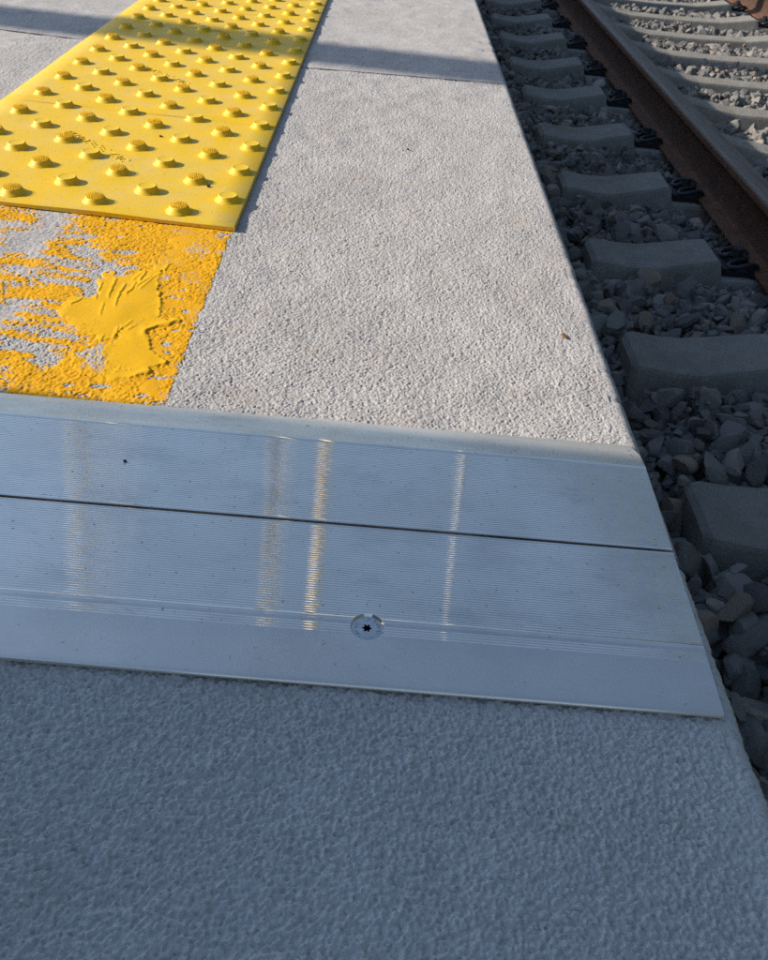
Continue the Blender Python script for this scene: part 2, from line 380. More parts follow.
    for L in ([(500, 150), (540, 112), (600, 100), (590, 140), (550, 190), (500, 215)], [(230, 480), (330, 440), (420, 470), (380, 570), (300, 560), (250, 530)], [(60, 350), (180, 330), (260, 400), (200, 420)], [(180, 230), (300, 190), (330, 220), (280, 270)]):
        fill = np.maximum(fill, poly_sd(px, py, c(L))/4+sample(T_d, gx*3, gy*3)*.8)
    fill = np.maximum(fill, np.where(right < 60, sample(T_d, gx*1.7, gy*1.7)*.9-.35, -9))
    fl = -.00008+.00030*np.clip(fill, 0, 1.2)
    c2 = lambda L: [(60+x/5.486, 250+y/5.486) for x, y in L]
    def lip(L, hgt, wid, f=c2):                 # pushed up lip: long slope on the lit side, abrupt drop towards the right
        nonlocal lvl
        P = f(L); d = seg_d(px, py, P); o = sorted(P, key=lambda q: q[1])
        sx = px-np.interp(py, [p[1] for p in o], [p[0] for p in o])
        lvl = lvl+np.where(sx < 0, .55*hgt*np.exp(-(d/wid)**2), -.00022*np.exp(-(d/1.0)**2))
    for L, h_ in (([(312, 165), (290, 215), (272, 255)], .0012), ([(362, 198), (335, 235), (318, 270), (310, 305)], .0012), ([(484, 105), (465, 140), (445, 166)], .0012), ([(243, 303), (228, 350)], .0009), ([(418, 190), (400, 220), (370, 240)], .0010),
                  ([(235, 190), (218, 225), (203, 262)], .0010), ([(322, 435), (308, 470), (285, 505)], .0011), ([(148, 222), (140, 262)], .0009), ([(245, 475), (225, 505)], .0007), ([(345, 425), (325, 450)], .0006), ([(130, 265), (100, 285), (65, 298)], .0009)):
        lip(L, h_, 2.2)
    for L in ([(440, 215), (530, 140)], [(330, 440), (395, 390)], [(420, 200), (500, 150)], [(370, 440), (400, 425)], [(180, 640), (195, 600)], [(235, 680), (262, 600)], [(470, 110), (400, 165)]):
        lvl = lvl+.0005*np.exp(-(seg_d(px, py, c2(L))/.9)**2)
    lip([(470, 268), (472, 290), (478, 320), (474, 368)], .0009, 3.0, c)
    lip([(508, 214), (490, 238), (472, 252)], .0010, 2.5, c)
    for L, h_ in (([(492, 512), (470, 527), (420, 545), (368, 572)], .0013), ([(530, 384), (470, 402), (426, 420)], .0013), ([(426, 424), (440, 450), (488, 505)], .0005)):
        lvl = lvl+.6*h_*np.exp(-(seg_d(px, py, c(L))/3.6)**2)
    top = base+.00026; top = np.where(fill > 0, np.maximum(top*.6, fl), top)
    thick = np.clip(sd/np.where(px > 92+(py-300)*.2, .9, 3.0), 0, 1)
    top = np.where(sd > 0, np.maximum(base+.00012, top*(1-thick)+lvl*thick), top)
    alive = (cov+hi*1.2 > 0) | (sd > .3)
    n0 = alive.copy()
    z = np.where(alive, top, base-.0007)
    keep = np.zeros_like(alive); keep |= alive
    for s in ((1, 0), (-1, 0), (0, 1), (0, -1), (1, 1), (-1, -1), (1, -1), (-1, 1)): keep |= np.roll(np.roll(n0, s[0], 0), s[1], 1)
    keep[0] = keep[-1] = False; keep[:, 0] = keep[:, -1] = False
    F = grid_faces(*gx.shape); kf = keep.ravel()[F].all(1); F = F[kf]
    V = np.stack([gx, gy, z], -1).reshape(-1, 3)
    use = np.unique(F); rm = np.full(len(V), -1); rm[use] = np.arange(len(use))
    o = mesh_np('yellow_paint', V[use]-np.array([-.3, .62, 0]), rm[F], M_paint, loc=(-.3, .62, 0))
    a = o.data.attributes.new('thick', 'FLOAT', 'POINT'); a.data.foreach_set('value', (thick.ravel()[use]).astype(np.float32))
    tag(o, 'thick yellow paint smeared unevenly over grey concrete in front of the tactile tiles', 'paint')
paint()

# ------------------------------------------------------------------ tactile tiles
TT = .004; SK = -.09; XR, XL, XREF = -.1395, -.4990, -.2004
PIT = .0858
def sky(x, y): return y+SK*(x-XREF)
Y0, Y1, Y2, Y3 = .8075, 1.1385, 1.825, 2.52
def lathe(prof, n=24):
    V = []; F = []
    for r, z in prof:
        for k in range(n): V.append((r*math.cos(2*math.pi*k/n), r*math.sin(2*math.pi*k/n), z))
    for j in range(len(prof)-1):
        for k in range(n): F.append((j*n+k, j*n+(k+1) % n, (j+1)*n+(k+1) % n, (j+1)*n+k))
    return V, F
def dome_mesh(spiky):
    bm = bmesh.new()
    if spiky: prof = [(.0140, -.0004), (.0135, .0002), (.0122, .0010), (.0108, .0023), (.0099, .0038), (.0093, .0047), (.0086, .0050), (.0001, .0051)]
    else: prof = [(.0140, -.0004), (.0135, .0002), (.0122, .0010), (.0108, .0025), (.0100, .0042), (.0095, .0053), (.0091, .0056), (.0085, .0055), (.0076, .0053), (.0060, .0052), (.0001, .0051)]
    V, F = lathe(prof, 28); vs = [bm.verts.new(v) for v in V]
    for f in F: bm.faces.new([vs[i] for i in f])
    for f in bm.faces: f.smooth = True
    if spiky:                                # grip pins standing on the flat top
        for ring, n in ((.0080, 20), (.0058, 14), (.0036, 9), (.0014, 4)):
            for k in range(n):
                a = 2*math.pi*(k+.3*ring*1000)/n
                vv = add_cyl(bm, (ring*math.cos(a), ring*math.sin(a), .0046), .00055, .00028, .0023, 6)
    me = bpy.data.meshes.new('dome'); bm.to_mesh(me); bm.free(); me.materials.append(M_dome); return me
ME_SP, ME_PL = dome_mesh(True), dome_mesh(False)
def raised_text():
    parts = []
    for s, x in (('EURO', -.064), ('TAC', .030)):
        cu = bpy.data.curves.new('lettering', 'FONT'); cu.body = s; cu.size = .0165; cu.extrude = .0005; cu.shear = .15; cu.space_character = 1.05
        o = bpy.data.objects.new('lettering', cu); COL.objects.link(o); bpy.context.view_layer.update()
        me = bpy.data.meshes.new_from_object(o); COL.objects.unlink(o); bpy.data.objects.remove(o)
        for v in me.vertices: v.co.x += x
        parts.append(me)
    bm = bmesh.new()
    for me in parts: bm.from_mesh(me)
    for k in range(14):
        add_cyl(bm, (-.016+.0065*(k % 7)*.95, .002+.006*(k//7)+.002*((k*5) % 3), -.0002), .0011, .0007, .0010, 8)
    me = bpy.data.meshes.new('lettering'); bm.to_mesh(me); bm.free(); me.materials.append(M_dome); return me
ME_TX = raised_text()
def tile(ya, yb, label, texts):
    cx, cy = (XL+XR)/2, (sky((XL+XR)/2, ya)+sky((XL+XR)/2, yb))/2
    bm = bmesh.new(); nx, ny = 14, 26; b = .0008
    us = [XL, XL+b]+list(np.linspace(XL, XR, nx)[1:-1])+[XR-b, XR]; ts = [ya, ya+b]+list(np.linspace(ya, yb, ny)[1:-1])+[yb-b, yb]
    G = [[None]*len(us) for _ in ts]
    for j, t in enumerate(ts):
        for i, u in enumerate(us):
            e = (i in (0, len(us)-1)) or (j in (0, len(ts)-1))
            z = TT-(b*.7 if e else 0)+.00025*math.sin(u*31+t*9)*math.sin(t*13)
            if j < 3: z += .0004*math.sin(u*40)
            G[j][i] = bm.verts.new((u-cx, sky(u, t)-cy, z))
    for j in range(len(ts)-1):
        for i in range(len(us)-1): bm.faces.new((G[j][i], G[j][i+1], G[j+1][i+1], G[j+1][i]))
    rim = G[0][:]+[r[-1] for r in G[1:]]+G[-1][-2::-1]+[r[0] for r in G[-2:0:-1]]
    low = [bm.verts.new((v.co.x, v.co.y, -.0003)) for v in rim]
    for k in range(len(rim)): bm.faces.new((rim[k], low[k], low[(k+1) % len(rim)], rim[(k+1) % len(rim)]))
    o = mesh_bm('tactile_tile', bm, M_tile, smooth=True, loc=(cx, cy, .0012))
    for p in o.data.polygons:
        if abs(p.normal.z) < .5: p.use_smooth = False
    tag(o, label, 'tactile tile', 'yellow tactile tiles along the platform')
    j = 0
    for row in range(-2, 50):
        t = .8325+row*PIT/2
        if not ya+.012 < t < yb-.004: continue
        for i in range(6):
            sp = row % 2 == 0
            x = XREF-PIT*i if sp else XREF+PIT/2-PIT*i
            if x < XL+.018: continue
            d = bpy.data.objects.new('ribbed_dome' if sp else 'dished_dome', ME_SP if sp else ME_PL); link(d, o)
            d.location = (x-cx, sky(x, t)-cy, TT); d.rotation_euler[2] = random.uniform(0, 6)
            s = random.uniform(.98, 1.04); d.scale = (s, s, random.uniform(1.03, 1.12))
    for (tx, ty) in texts:
        e = bpy.data.objects.new('lettering', ME_TX); link(e, o); e.location = (tx-cx, ty-cy, TT+.0002); e.rotation_euler[2] = R(-43)
    return o
tile(Y0, Y1-.0012, 'dusty yellow tactile tile nearest the camera, cut short beside the smeared paint', [(-.338, 1.003)])
tile(Y1, Y2-.0012, 'long yellow tactile tile in the middle of the strip, crossed by a shadow band', [(-.338, 1.342), (-.338, 1.686)])
tile(Y2, Y3, 'farthest yellow tactile tile at the top edge of the photo', [(-.338, 2.03)])

# ------------------------------------------------------------------ aluminium expansion joint cover
cover = empty('joint_cover_plate', (0, .38, 0), -.0235)
tag(cover, 'ribbed aluminium expansion joint cover plate lying across the platform', 'cover plate')
XA = -.95
def panel(name, prof, xend, mats, midx_fn):
    P = np.array(prof); nx = 16; T = np.linspace(0, 1, nx)
    V = np.zeros((nx, len(P)+1, 3))
    for j in range(len(P)+1):
        y, z = P[j % len(P)]; x = XA+(xend(y)-XA)*T
        V[:, j, 0] = x; V[:, j, 1] = y-.38; V[:, j, 2] = z+.00008*np.sin(x*9)
    F = grid_faces(nx, len(P)+1, flip=False)
    mi = np.array([midx_fn((P[(f[0] % (len(P)+1)) % len(P)][0]+P[(f[2] % (len(P)+1)) % len(P)][0])/2) for f in F])
    o = mesh_np(name, V.reshape(-1, 3), F[:, ::-1], mats, cover, smooth=True, midx=mi)
    bm = bmesh.new(); bm.from_mesh(o.data)
    bmesh.ops.remove_doubles(bm, verts=bm.verts, dist=1e-7)
    ed = [e for e in bm.edges if e.is_boundary]; bmesh.ops.holes_fill(bm, edges=ed, sides=0)
    for e in bm.edges:
        if len(e.link_faces) == 2 and e.calc_face_angle(0) > R(38): e.smooth = False
    bm.to_mesh(o.data); bm.free(); return o
def groove(y0, y1, z, pitch=.00172, p2p=.00012, n=8):
    k = int((y1-y0)/pitch); ys = np.linspace(y0, y0+k*pitch, k*n+1)
    return [(y, z-p2p*.5*(1-math.cos(2*math.pi*(y-y0)/pitch))) for y in ys]
ZP = .0060
front = [(.2640, .0008), (.2609, .0008)]+[(.2609-.0019*math.sin(math.pi*k/9), .00265-.00185*math.cos(math.pi*k/9)) for k in range(1, 9)]+[(.2609, .0045), (.2622, .0046), (.2640, .0047)]
front += [(.2770, .00510), (.2908, .00558)]
front += groove(.2912, .2983, .00565)
front += [(.2990, .0060), (.2999, .0060), (.3003, .00565), (.3009, .00565), (.3013, .0060), (.3024, .0060), (.3028, .0057)]
front += groove(.3032, .3722, ZP)
front += [(.3731, ZP), (.3735, ZP-.0004), (.3735, .0004)]
rear = [(.3757, .0004), (.3757, ZP-.0004), (.3761, ZP), (.3768, ZP)]+groove(.3772, .4560, ZP)
rear += [(.4566, ZP+.0001), (.4574, ZP), (.4600, .0055), (.4740, .0032), (.4868, .0012), (.4876, .0008), (.4876, .0004)]
xe = lambda y: .1890
fp = panel('front_panel', front, xe, [M_alu, M_lip], lambda y: 1 if y < .2909 else 0)
rp = panel('rear_panel', rear, lambda y: .1890-.004*max(0, min(1, (y-.476)/.011)), [M_alu, M_alubev], lambda y: 1 if y > .4575 else 0)

# screw set in a countersink: cut a real hole into the panel
SX, SY, SR = .0112, .2962, .0082
bmh = bmesh.new(); add_cyl(bmh, (SX, SY-.38, .0012), .0054, .00985, .0060, 48)
hole = mesh_bm('cutter', bmh, M_alu, cover)
bo = fp.modifiers.new('hole', 'BOOLEAN'); bo.operation = 'DIFFERENCE'; bo.object = hole; bo.solver = 'EXACT'
dg = bpy.context.evaluated_depsgraph_get(); nm = bpy.data.meshes.new_from_object(fp.evaluated_get(dg))
fp.modifiers.clear(); fp.data = nm; bpy.data.objects.remove(hole)
def screw():
    bm = bmesh.new(); zt = .0051; n = 72; prof_r = []
    def lobes(k): a = 2*math.pi*k/n; return .0021+.00050*math.cos(6*a)
    rings = []
    for (rf, z) in ((lambda k: .0046, .0015), (lambda k: SR-.0003, zt-.0010), (lambda k: SR, zt-.0004), (lambda k: SR-.0003, zt), (lambda k: .0056, zt+.00012), (lambda k: lobes(k)+.0003, zt+.00012), (lobes, zt-.0001)):
        rings.append([bm.verts.new((rf(k)*math.cos(2*math.pi*k/n), rf(k)*math.sin(2*math.pi*k/n), z)) for k in range(n)])
    for a, b in zip(rings, rings[1:]):
        for k in range(n): bm.faces.new((a[k], a[(k+1) % n], b[(k+1) % n], b[k]))
    for k in range(0, 26):                    # small raised stamp marks around the head
        a = 2*math.pi*k/26
        if k % 9 in (0, 5): continue
        add_box(bm, (.0062*math.cos(a), .0062*math.sin(a), zt+.00012), (.0020 if k % 3 else .0012, .00042, .0006), Matrix.Rotation(a+(.5 if k % 2 else -.2), 3, 'Z'))
    s = mesh_bm('screw', bm, M_screw, cover, loc=(SX, SY-.38, -.0003), recalc=False)
    bm = bmesh.new(); r1 = [bm.verts.new((lobes(k)*math.cos(2*math.pi*k/n), lobes(k)*math.sin(2*math.pi*k/n), zt-.0001)) for k in range(n)]
    r2 = [bm.verts.new((v.co.x*.93, v.co.y*.93, zt-.0030)) for v in r1]
    for k in range(n): bm.faces.new((r1[k], r1[(k+1) % n], r2[(k+1) % n], r2[k]))
    bm.faces.new(r2); mesh_bm('drive_socket', bm, M_recess, s, recalc=False)
screw()
bm = bmesh.new(); add_box(bm, (-.9, 0, 0), (2.18, .0095, .30)); bmesh.ops.bevel(bm, geom=bm.edges[:], offset=.002, segments=2)
tag(mesh_bm('joint_filler', bm, M_foam, loc=(0, .3675, -.158)), 'grey green foam strip filling the gap under the aluminium plate', 'joint filler')

# ------------------------------------------------------------------ track: ground, bed, sleepers, rails
bm = bmesh.new(); bmesh.ops.create_grid(bm, x_segments=2, y_segments=2, size=900)
tag(mesh_bm('ground', bm, M_gnd, loc=(0, 0, -1.0)), kind='structure')
ZS = -.66; XS0 = .642; SLEN = 2.64; XC = XS0+SLEN/2; RG = .755; XRL, XRR = XC-RG-.003, XC+RG+.003
SP, SY0 = .606, 1.244                        # sleeper spacing, first sleeper centre
def bedz(gx): return -.77-.06*np.clip((gx-3.4)/.8, 0, 2)-.03*np.clip((.62-gx)/.4, 0, 1)
gx, gy = np.meshgrid(np.r_[np.linspace(.15, 3.6, 50), 4, 5, 7], np.r_[np.linspace(-2, 10, 90), 14, 30])
V = np.stack([gx, gy, bedz(gx)+RS.uniform(-.008, .008, gx.shape)], -1)
tag(mesh_np('track_bed', V.reshape(-1, 3), grid_faces(*gx.shape), M_bed), kind='structure')

def sleeper_mesh():
    # stations along x: (x, top z offset, top half width, bottom half width)
    st = [(0, -.014, .066, .125), (.012, -.002, .082, .132), (.03, 0, .088, .132), (.10, -.010, .092, .134), (.17, -.011, .093, .136), (.26, .006, .088, .136), (.33, .020, .083, .136), (.365, .026, .080, .136), (.378, .016, .082, .136),
          (.388, -.028, .094, .140), (.40, -.030, .096, .140), (.62, -.030, .096, .140), (.735, -.026, .094, .14), (.748, .016, .083, .14), (.765, .020, .082, .14), (.86, .004, .078, .132), (1.0, -.016, .074, .122), (1.32, -.022, .072, .118)]
    st = st+[(SLEN-x, z, a, b) for x, z, a, b in st[-2::-1]]
    bm = bmesh.new(); rings = []
    for x, z, a, b in st:
        t = z; d = -.20; c = .007
        sec = [(-b, d), (-a-.004, t-.012), (-a, t-.0025), (-a+c, t), (0, t+.0005), (a-c, t), (a, t-.0025), (a+.004, t-.012), (b, d)]
        rings.append([bm.verts.new((x-SLEN/2, y, zz)) for y, zz in sec])
    for p, q in zip(rings, rings[1:]):
        for k in range(len(p)-1): bm.faces.new((p[k], q[k], q[k+1], p[k+1]))
        bm.faces.new((p[-1], q[-1], q[0], p[0]))
    bm.faces.new(rings[0]); bm.faces.new(rings[-1][::-1])
    return bm
def clip_meshes():
    bm = bmesh.new()                          # omega shaped tension clamp, seen on the field side (towards -x)
    half = [(.012, .0, .030), (.002, .015, .034), (-.026, .020, .030), (-.046, .030, .020), (-.050, .050, .018), (-.034, .066, .026), (-.006, .066, .034), (.020, .056, .032), (.034, .050, .022)]
    pts = spline([(x, -y, z) for x, y, z in half[::-1]]+half[1:], 5)
    add_tube(bm, pts, .0075, 8)
    clamp = bpy.data.meshes.new('tension_clamp'); bm.to_mesh(clamp); bm.free(); clamp.materials.append(M_black)
    bm = bmesh.new(); add_box(bm, (-.030, 0, .004), (.075, .135, .018)); add_box(bm, (-.066, 0, .006), (.018, .125, .024)); add_box(bm, (.012, 0, .010), (.016, .14, .026))
    bmesh.ops.bevel(bm, geom=bm.edges[:], offset=.003, segments=2)
    plate = bpy.data.meshes.new('guide_plate'); bm.to_mesh(plate); bm.free(); plate.materials.append(M_guide)
    bm = bmesh.new(); add_cyl(bm, (-.022, 0, .038), .022, .022, .005, 20); add_cyl(bm, (-.022, 0, .043), .0175, .0165, .018, 6); add_cyl(bm, (-.022, 0, .0), .011, .011, .04, 12)
    bolt = bpy.data.meshes.new('sleeper_screw'); bm.to_mesh(bolt); bm.free(); bolt.materials.append(M_black)
    bm = bmesh.new(); add_box(bm, (0, 0, .004), (.16, .15, .008)); pad = bpy.data.meshes.new('rail_pad'); bm.to_mesh(pad); bm.free(); pad.materials.append(M_guide)
    for m_ in (clamp,):
        for p in m_.polygons: p.use_smooth = True
    return clamp, plate, bolt, pad
ME_CL, ME_GP, ME_BO, ME_PD = clip_meshes()
ORD = ['first', 'second', 'third', 'fourth', 'fifth', 'sixth', 'seventh', 'eighth', 'ninth', 'tenth', 'eleventh', 'twelfth', 'thirteenth', 'fourteenth']
proto = None
ZSEAT = -.030
for i in range(13):
    if proto is None:
        s = mesh_bm('concrete_sleeper', sleeper_mesh(), M_sleeper, smooth=False); proto = s
        bv = s.modifiers.new('soft', 'BEVEL'); bv.width = .004; bv.segments = 2; bv.limit_method = 'ANGLE'; bv.angle_limit = R(22)
        for xr in (XRL, XRR):
            pd = link(bpy.data.objects.new('rail_pad', ME_PD), s); pd.location = (xr-XC, 0, ZSEAT)
            for sg in (-1, 1):
                c = link(bpy.data.objects.new('tension_clamp', ME_CL), s); c.location = (xr-XC+sg*.092, 0, ZSEAT+.004); c.rotation_euler[2] = 0 if sg < 0 else math.pi
                g = link(bpy.data.objects.new('guide_plate', ME_GP), c); b_ = link(bpy.data.objects.new('sleeper_screw', ME_BO), c)
        subs = [(ch, list(ch.children)) for ch in s.children]
    else:
        s = proto.copy(); COL.objects.link(s)
        for ch, gs in subs:
            c = ch.copy(); COL.objects.link(c); c.parent = s
            for g in gs: q = g.copy(); COL.objects.link(q); q.parent = c
    s.location = (XC+random.uniform(-.006, .006), SY0+SP*i, ZS+random.uniform(-.004, .004)); s.rotation_euler[2] = random.uniform(-.006, .006)
    if i == 0: lab = 'nearest concrete sleeper, its blunt end lying close beside the aluminium plate'
    else: lab = '%s grey concrete sleeper under the rails, counted away from the aluminium plate' % ORD[i]
    tag(s, lab, 'sleeper', 'concrete sleepers under the rails')
# rails
ZB = ZS+ZSEAT+.008
half = [(.0, .0), (.066, .0), (.071, .003), (.071, .0085), (.066, .0115), (.040, .0175), (.024, .024), (.0135, .036), (.0092, .060), (.0085, .085), (.0095, .108), (.014, .122), (.030, .131), (.0355, .136), (.0368, .142), (.0370, .158), (.0355, .166), (.030, .1705), (.018, .1722), (.0, .1727)]
def rail(name, xc, label):
    sec = [(-x, z) for x, z in half[1:-1]][::1]; sec = half+[(-x, z) for x, z in half[-2:0:-1]]
    ys = np.linspace(-3, 60, 64); V = np.array([[(x, y, z) for x, z in sec] for y in ys]); n = len(sec)
    F = []; mi = []
    for j in range(len(ys)-1):
        for k in range(n):
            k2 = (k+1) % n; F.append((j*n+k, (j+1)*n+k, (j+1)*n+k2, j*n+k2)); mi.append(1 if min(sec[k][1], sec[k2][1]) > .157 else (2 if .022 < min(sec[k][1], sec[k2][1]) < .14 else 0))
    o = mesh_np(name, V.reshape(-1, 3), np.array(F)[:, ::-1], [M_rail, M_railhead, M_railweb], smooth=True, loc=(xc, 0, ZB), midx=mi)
    bm = bmesh.new(); bm.from_mesh(o.data); bmesh.ops.recalc_face_normals(bm, faces=bm.faces); bm.to_mesh(o.data); bm.free()
    return tag(o, label, 'rail', 'rusty steel rails')
rail('rail', XRL, 'rusty brown steel rail nearest the platform, its side in deep shade')
rail('rail', XRR, 'orange rusty steel rail in the top right corner, lit by the sun')

# ------------------------------------------------------------------ ballast
def m_stone(name):
    m, nt, b = mat(name); v = coords(nt)
    at = node(nt, 'ShaderNodeAttribute', attribute_name='stone'); n = noise(nt, v, 60, 6, .7)
    tone = ramp(nt, at.outputs['Fac'], [(.0, (.085, .084, .082)), (.3, (.13, .129, .125)), (.55, (.19, .183, .17)), (.8, (.30, .28, .25)), (.93, (.29, .21, .14)), (1, (.42, .38, .33))])
    col = mixc(nt, ramp(nt, n, [(.3, .0), (.7, .55)]), tone, (.21, .20, .19))
    sp = noise(nt, v, 380, 2, .5); col = mixc(nt, ramp(nt, sp, [(.62, 0), (.7, .35)]), col, (.5, .49, .46))
    col = mixc(nt, ramp(nt, noise(nt, v, 7, 6, .7), [(.5, 0), (.74, .3)]), col, (.22, .17, .12))
    nt.links.new(col, b.inputs['Base Color']); b.inputs['Roughness'].default_value = .88; b.inputs['Specular IOR Level'].default_value = .3
    bump(nt, b, noise(nt, v, 110, 6, .7), .004, .8); return m
M_stone = m_stone('crushed_granite')
def ico(sub):
    bm = bmesh.new(); bmesh.ops.create_icosphere(bm, subdivisions=sub, radius=1)
    V = np.array([v.co[:] for v in bm.verts]); F = np.array([[v.index for v in f.verts] for f in bm.faces]); bm.free(); return V, F
ICO = {s: ico(s) for s in (1, 2, 3, 4)}
def stone_shape(sub, r):
    V, F = ICO[sub]; V = V.copy()
    for _ in range(r.randint(11, 17)):
        n = r.standard_normal(3); n /= np.linalg.norm(n); d = r.uniform(.42, .70)
        e = V@n-d; V -= np.maximum(e, 0)[:, None]*n
    V *= np.array([1.15, r.uniform(.72, 1.0), r.uniform(.55, .85)])*1.35; return V
def rotm(r):
    q = r.standard_normal(4); q[1:3] *= .55; q /= np.linalg.norm(q); w, x, y, z = q
    return np.array([[1-2*(y*y+z*z), 2*(x*y-z*w), 2*(x*z+y*w)], [2*(x*y+z*w), 1-2*(x*x+z*z), 2*(y*z-x*w)], [2*(x*z-y*w), 2*(y*z+x*w), 1-2*(x*x+y*y)]])
def ballast():
    r = np.random.RandomState(5); res = .01; x0, x1, y0, y1 = .19, 3.3, -.1, 8.9
    nx, ny = int((x1-x0)/res), int((y1-y0)/res); gxx = x0+(np.arange(nx)+.5)*res
    hm = np.repeat(bedz(gxx)[None], ny, 0)
    slp = np.zeros((ny, nx), bool)
    for i in range(-2, 13):
        ya = int((SY0+SP*i-.115-y0)/res); yb = int((SY0+SP*i+.115-y0)/res)
        if yb <= 0: continue
        slp[max(ya, 0):max(yb, 0), int((XS0-x0)/res):int((XS0+SLEN-x0)/res)] = True
    protos = {s: [stone_shape(s, r) for _ in range(28)] for s in (1, 2, 3)}
    out = {1: [], 2: [], 3: []}
    N = 80000
    for it in range(N):
        x = r.uniform(x0+.02, x1-.03); y = r.uniform(y0+.03, y1-.03)
        rad = .5*r.uniform(.036, .078)*(1.05 if r.rand() < .85 and it < 45000 else (.62 if it < 60000 else .38))
        i, j, k = int((x-x0)/res), int((y-y0)/res), max(1, int(rad*.75/res))
        if slp[j, i]: continue
        sl = (slice(max(j-k, 0), j+k+1), slice(max(i-k, 0), i+k+1))
        if slp[sl].mean() > .2: continue
        if abs(x-XRL) < .10 or abs(x-XRR) < .10: lim = ZB-.035
        elif x < XS0: lim = ZS-.036-.045*min(1, max(0, (.62-x)/.3))+r.uniform(-.03, .03)
        elif x < XRL: lim = ZS-.016+r.uniform(-.03, .022)
        else: lim = ZS-.028+r.uniform(-.03, .02)
        hh = hm[sl]; base = .5*hh.mean()+.5*np.percentile(hh, 60)
        zc = base+rad*.42
        if zc+rad*.55 > lim: continue
        hm[sl] = np.maximum(hm[sl], zc+rad*.45)
        lod = 3 if (y < 1.9 and x < 1.1) else (2 if y < 4.2 else 1)
        out[lod].append((x, y, zc, rad*r.uniform(.98, 1.12)))
    Vs, Fs, Ts, nb = [], [], [], 0
    for lod, L in out.items():
        F0 = ICO[lod][1]
        for (x, y, z, rad) in L:
            V = (protos[lod][r.randint(28)]*rad)@rotm(r).T+np.array([x, y, z])
            Vs.append(V); Fs.append(F0+nb); nb += len(V); Ts.append(np.full(len(V), r.beta(1.6, 1.9) if r.rand() > .04 else r.uniform(.88, 1), np.float32))
    o = mesh_np('ballast', np.concatenate(Vs), np.concatenate(Fs), M_stone, smooth=False)
    a = o.data.attributes.new('stone', 'FLOAT', 'POINT'); a.data.foreach_set('value', np.concatenate(Ts))
    tag(o, 'grey crushed stone ballast lying between the concrete sleepers and platform', 'ballast', kind='stuff')
    print('stones', {k: len(v) for k, v in out.items()})
    return hm, (x0, y0, res)
HM, (hx0, hy0, hres) = ballast()
def single_stone(x, y, rad, tone, seed, label, dz=0.0, scale=(1, 1, 1)):
    r = np.random.RandomState(seed); V = stone_shape(4, r)*rad*np.array(scale)
    V = V@rotm(r).T
    z = HM[int((y-hy0)/hres), int((x-hx0)/hres)]+dz
    o = mesh_np('ballast_stone', V, ICO[4][1], M_stone, smooth=True, loc=(x, y, z+rad*.35))
    a = o.data.attributes.new('stone', 'FLOAT', 'POINT'); a.data.foreach_set('value', np.full(len(V), tone, np.float32))
    tag(o, label, 'stone')
def at_px(px, py, z):
    d = np.array([px-PP[0], py-PP[1], FPX]); w = np.array([d@aX, d@aY, d@aZ]); t = (z-H)/w[2]; return w[0]*t, w[1]*t
for px, py, rad, tone, seed, label in (
        (672, 516, .034, .93, 3, 'rounded tan ballast stone beside the gap in the platform edge'),
        (730, 624, .042, .90, 8, 'brownish flat topped ballast stone right of the aluminium plate corner'),
        (680, 577, .040, .35, 12, 'dark grey ballast stone between the plate edge and nearest sleeper end'),
        (722, 292, .026, .80, 21, 'pale pinkish ballast stone lying in front of the third sleeper')):
    x, y = at_px(px, py, -.72); single_stone(x, y, rad, tone, seed, label)

# ------------------------------------------------------------------ small litter on the platform
def litter(name, px, py, z, dims, m, label, cat, seed):
    x, y = at_px(px, py, z); r = np.random.RandomState(seed); V = stone_shape(2, r); V = V/np.abs(V).max(0)*np.array(dims)*.5
    a = r.uniform(0, 3); c_, s_ = math.cos(a), math.sin(a); V = V@np.array([[c_, -s_, 0], [s_, c_, 0], [0, 0, 1]]).T
    tag(mesh_np(name, V, ICO[2][1], m, smooth=False, loc=(x, y, z+dims[2]*.35)), label, cat)
litter('dry_leaf', 565, 337, .0004, (.010, .0045, .0022), M_leaf, 'tiny brown leaf scrap on sunlit concrete near the platform edge', 'leaf', 1)
litter('grit_crumb', 408, 150, .0004, (.0048, .004, .003), M_crumb, 'dark crumb alone in the middle of the sunlit concrete strip', 'crumb', 2)
litter('grit_crumb', 161, 137, TT+.001, (.0055, .004, .003), M_crumb, 'dark crumb on the yellow tile near its front joint', 'crumb', 3)
litter('grit_crumb', 208, 187, TT+.001, (.0055, .005, .0035), M_crumb, 'dark crumb resting against a dome near the tile front corner', 'crumb', 4)
litter('grit_crumb', 125, 461, ZP, (.0026, .002, .0014), M_crumb, 'dark crumb on the left of the rear aluminium panel', 'crumb', 5)

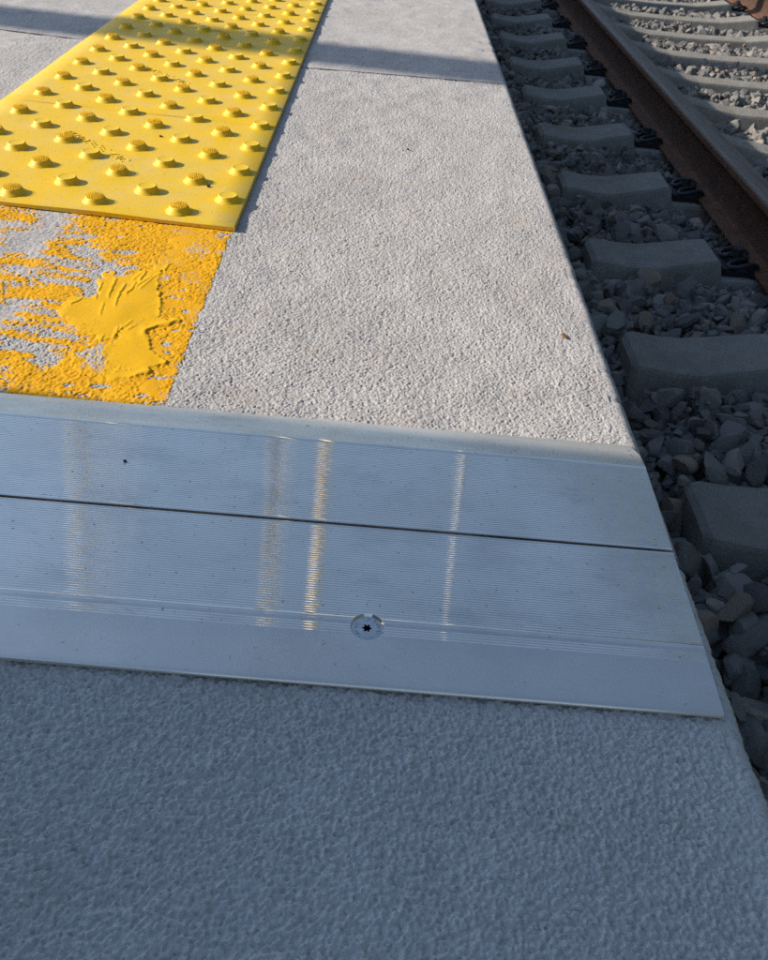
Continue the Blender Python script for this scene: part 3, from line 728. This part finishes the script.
# ------------------------------------------------------------------ things beside the view that throw the shadows and reflect in the plate
SUN_EL, SLOPE = R(26.0), -.075                 # sunlight travels towards +x, slightly towards the camera
bm = bmesh.new(); add_box(bm, (0, .05, .61), (.16, 6.0, 1.22)); add_box(bm, (0, -.05, 1.25), (.26, 6.0, .06))  # unseen wall, added to cast the shade over the near slab
xw = -1.35; yw = .480-SLOPE*(-xw)
wl = mesh_bm('shade_wall', bm, M_wall, loc=(xw-.08, yw-3.05, 0)); tag(wl, 'plain low grey wall added out of view left of the platform to cast the near shade', 'wall')
M_dull = m_simple('dull_grey_steel', (.30, .30, .30), .7, .15, 6)
def post(name, x, y, r, h, m, label, cat, arm, seg=24, low=0):
    bm = bmesh.new(); add_cyl(bm, (0, 0, low), r, r*.85, h-low, seg)
    if low:                                     # dull lower section keeps the plate streak to the painted top
        add_cyl(bm, (0, 0, 0), r*.8, r*.8, low, seg); add_cyl(bm, (0, 0, 0), r*2, r*2, .02, 24)
    o = mesh_bm(name, bm, m, smooth=False, loc=(x, y, 0)); tag(o, label, cat)
    if low:
        o.data.materials.append(M_dull)
        for p in o.data.polygons: p.material_index = 1 if p.center.z < low-.001 else 0
    for p in o.data.polygons: p.use_smooth = abs(p.normal.z) < .5 and seg > 4
    bm = bmesh.new(); add_box(bm, (arm/2, 0, h-.05), (abs(arm), .07, .07)); mesh_bm('arm', bm, m, o)
    bm = bmesh.new(); add_box(bm, (arm, 0, h-.11), (.5, .22, .07)); bmesh.ops.bevel(bm, geom=bm.edges[:], offset=.02, segments=2); mesh_bm('lamp_head', bm, M_lampglass, o)
    return o
shade_post = post('unseen_lamp_post', -5.4, 2.295, .088, 4.6, M_post, 'pale lamp post leaning a little, left of the tactile strip, casting the far shadow band', 'lamp post', -.8)
shade_post.rotation_euler[0] = math.atan(.12)
post('unseen_lamp_post', -1.97, 5.6, .085, 5.0, M_post, 'pale post added out of view down the platform on the left to reflect in the plate', 'lamp post', -.8)  # from here on, unseen posts added so their reflections streak the plate
post('unseen_lamp_post', -.80, 7.4, .085, 6.6, M_post, 'pale topped post added out of view on the far platform to streak the plate', 'lamp post', -.8, 24, 3.2)
post('streak_mast', -.60, 13.0, .13, 10.4, M_bronze, 'slim square mast with a pale yellow top, added out of view for the golden streak', 'mast', -1.0, 4, 6.0)
post('streak_mast', 3.45, 26.0, .13, 15.0, M_post, 'pale mast added out of view beyond the far rail for the right hand streak', 'mast', -2.5)

M_blocker = m_simple('dark_green_panel', (.022, .032, .026), .9, .25, 2)
bm = bmesh.new()  # unseen panels added to hold sky light off the track
for k in range(24):
    y = -16+k*3.0
    for j in range(7): add_box(bm, (0, y+1.5, -.55+j*1.2), (.10, 2.86, 1.185))
bar = mesh_bm('sky_blocker', bm, M_blocker, loc=(5.6, 0, 0)); tag(bar, 'dark green panel wall added out of view beyond the far rail to cut sky light on the track', 'barrier')
for k in range(25):
    bm = bmesh.new(); add_box(bm, (0, -16+k*3.0, 3.15), (.2, .12, 8.3)); mesh_bm('post', bm, M_guide, bar)  # uprights of the added sky-blocking panels

# ------------------------------------------------------------------ light
sun = bpy.data.lights.new('sun', 'SUN'); sun.energy = 4.25; sun.angle = R(.53); sun.color = (1, .92, .81)
so = link(bpy.data.objects.new('sun', sun))
d = Vector((math.cos(SUN_EL), SLOPE*math.cos(SUN_EL), -math.sin(SUN_EL))).normalized()
so.rotation_euler = d.to_track_quat('-Z', 'Y').to_euler()
w = bpy.data.worlds.new('World'); sc.world = w; w.use_nodes = True; nt = w.node_tree
sk = nt.nodes.new('ShaderNodeTexSky'); sk.sky_type = 'NISHITA'; sk.sun_disc = False
sk.sun_elevation = SUN_EL; sk.sun_rotation = math.atan2(-d.x, -d.y)
sk.air_density = 1.0; sk.dust_density = .6; sk.ozone_density = 1.2
nt.links.new(sk.outputs[0], nt.nodes['Background'].inputs[0]); nt.nodes['Background'].inputs[1].default_value = .118

sc.view_settings.view_transform = 'Standard'; sc.view_settings.look = 'None'
sc.view_settings.exposure = .6; sc.view_settings.gamma = 1; sc.view_settings.use_curve_mapping = False
sc.render.engine = 'CYCLES'; sc.cycles.max_bounces = 6; sc.cycles.use_denoising = False
sc.cycles.sample_clamp_indirect = 6
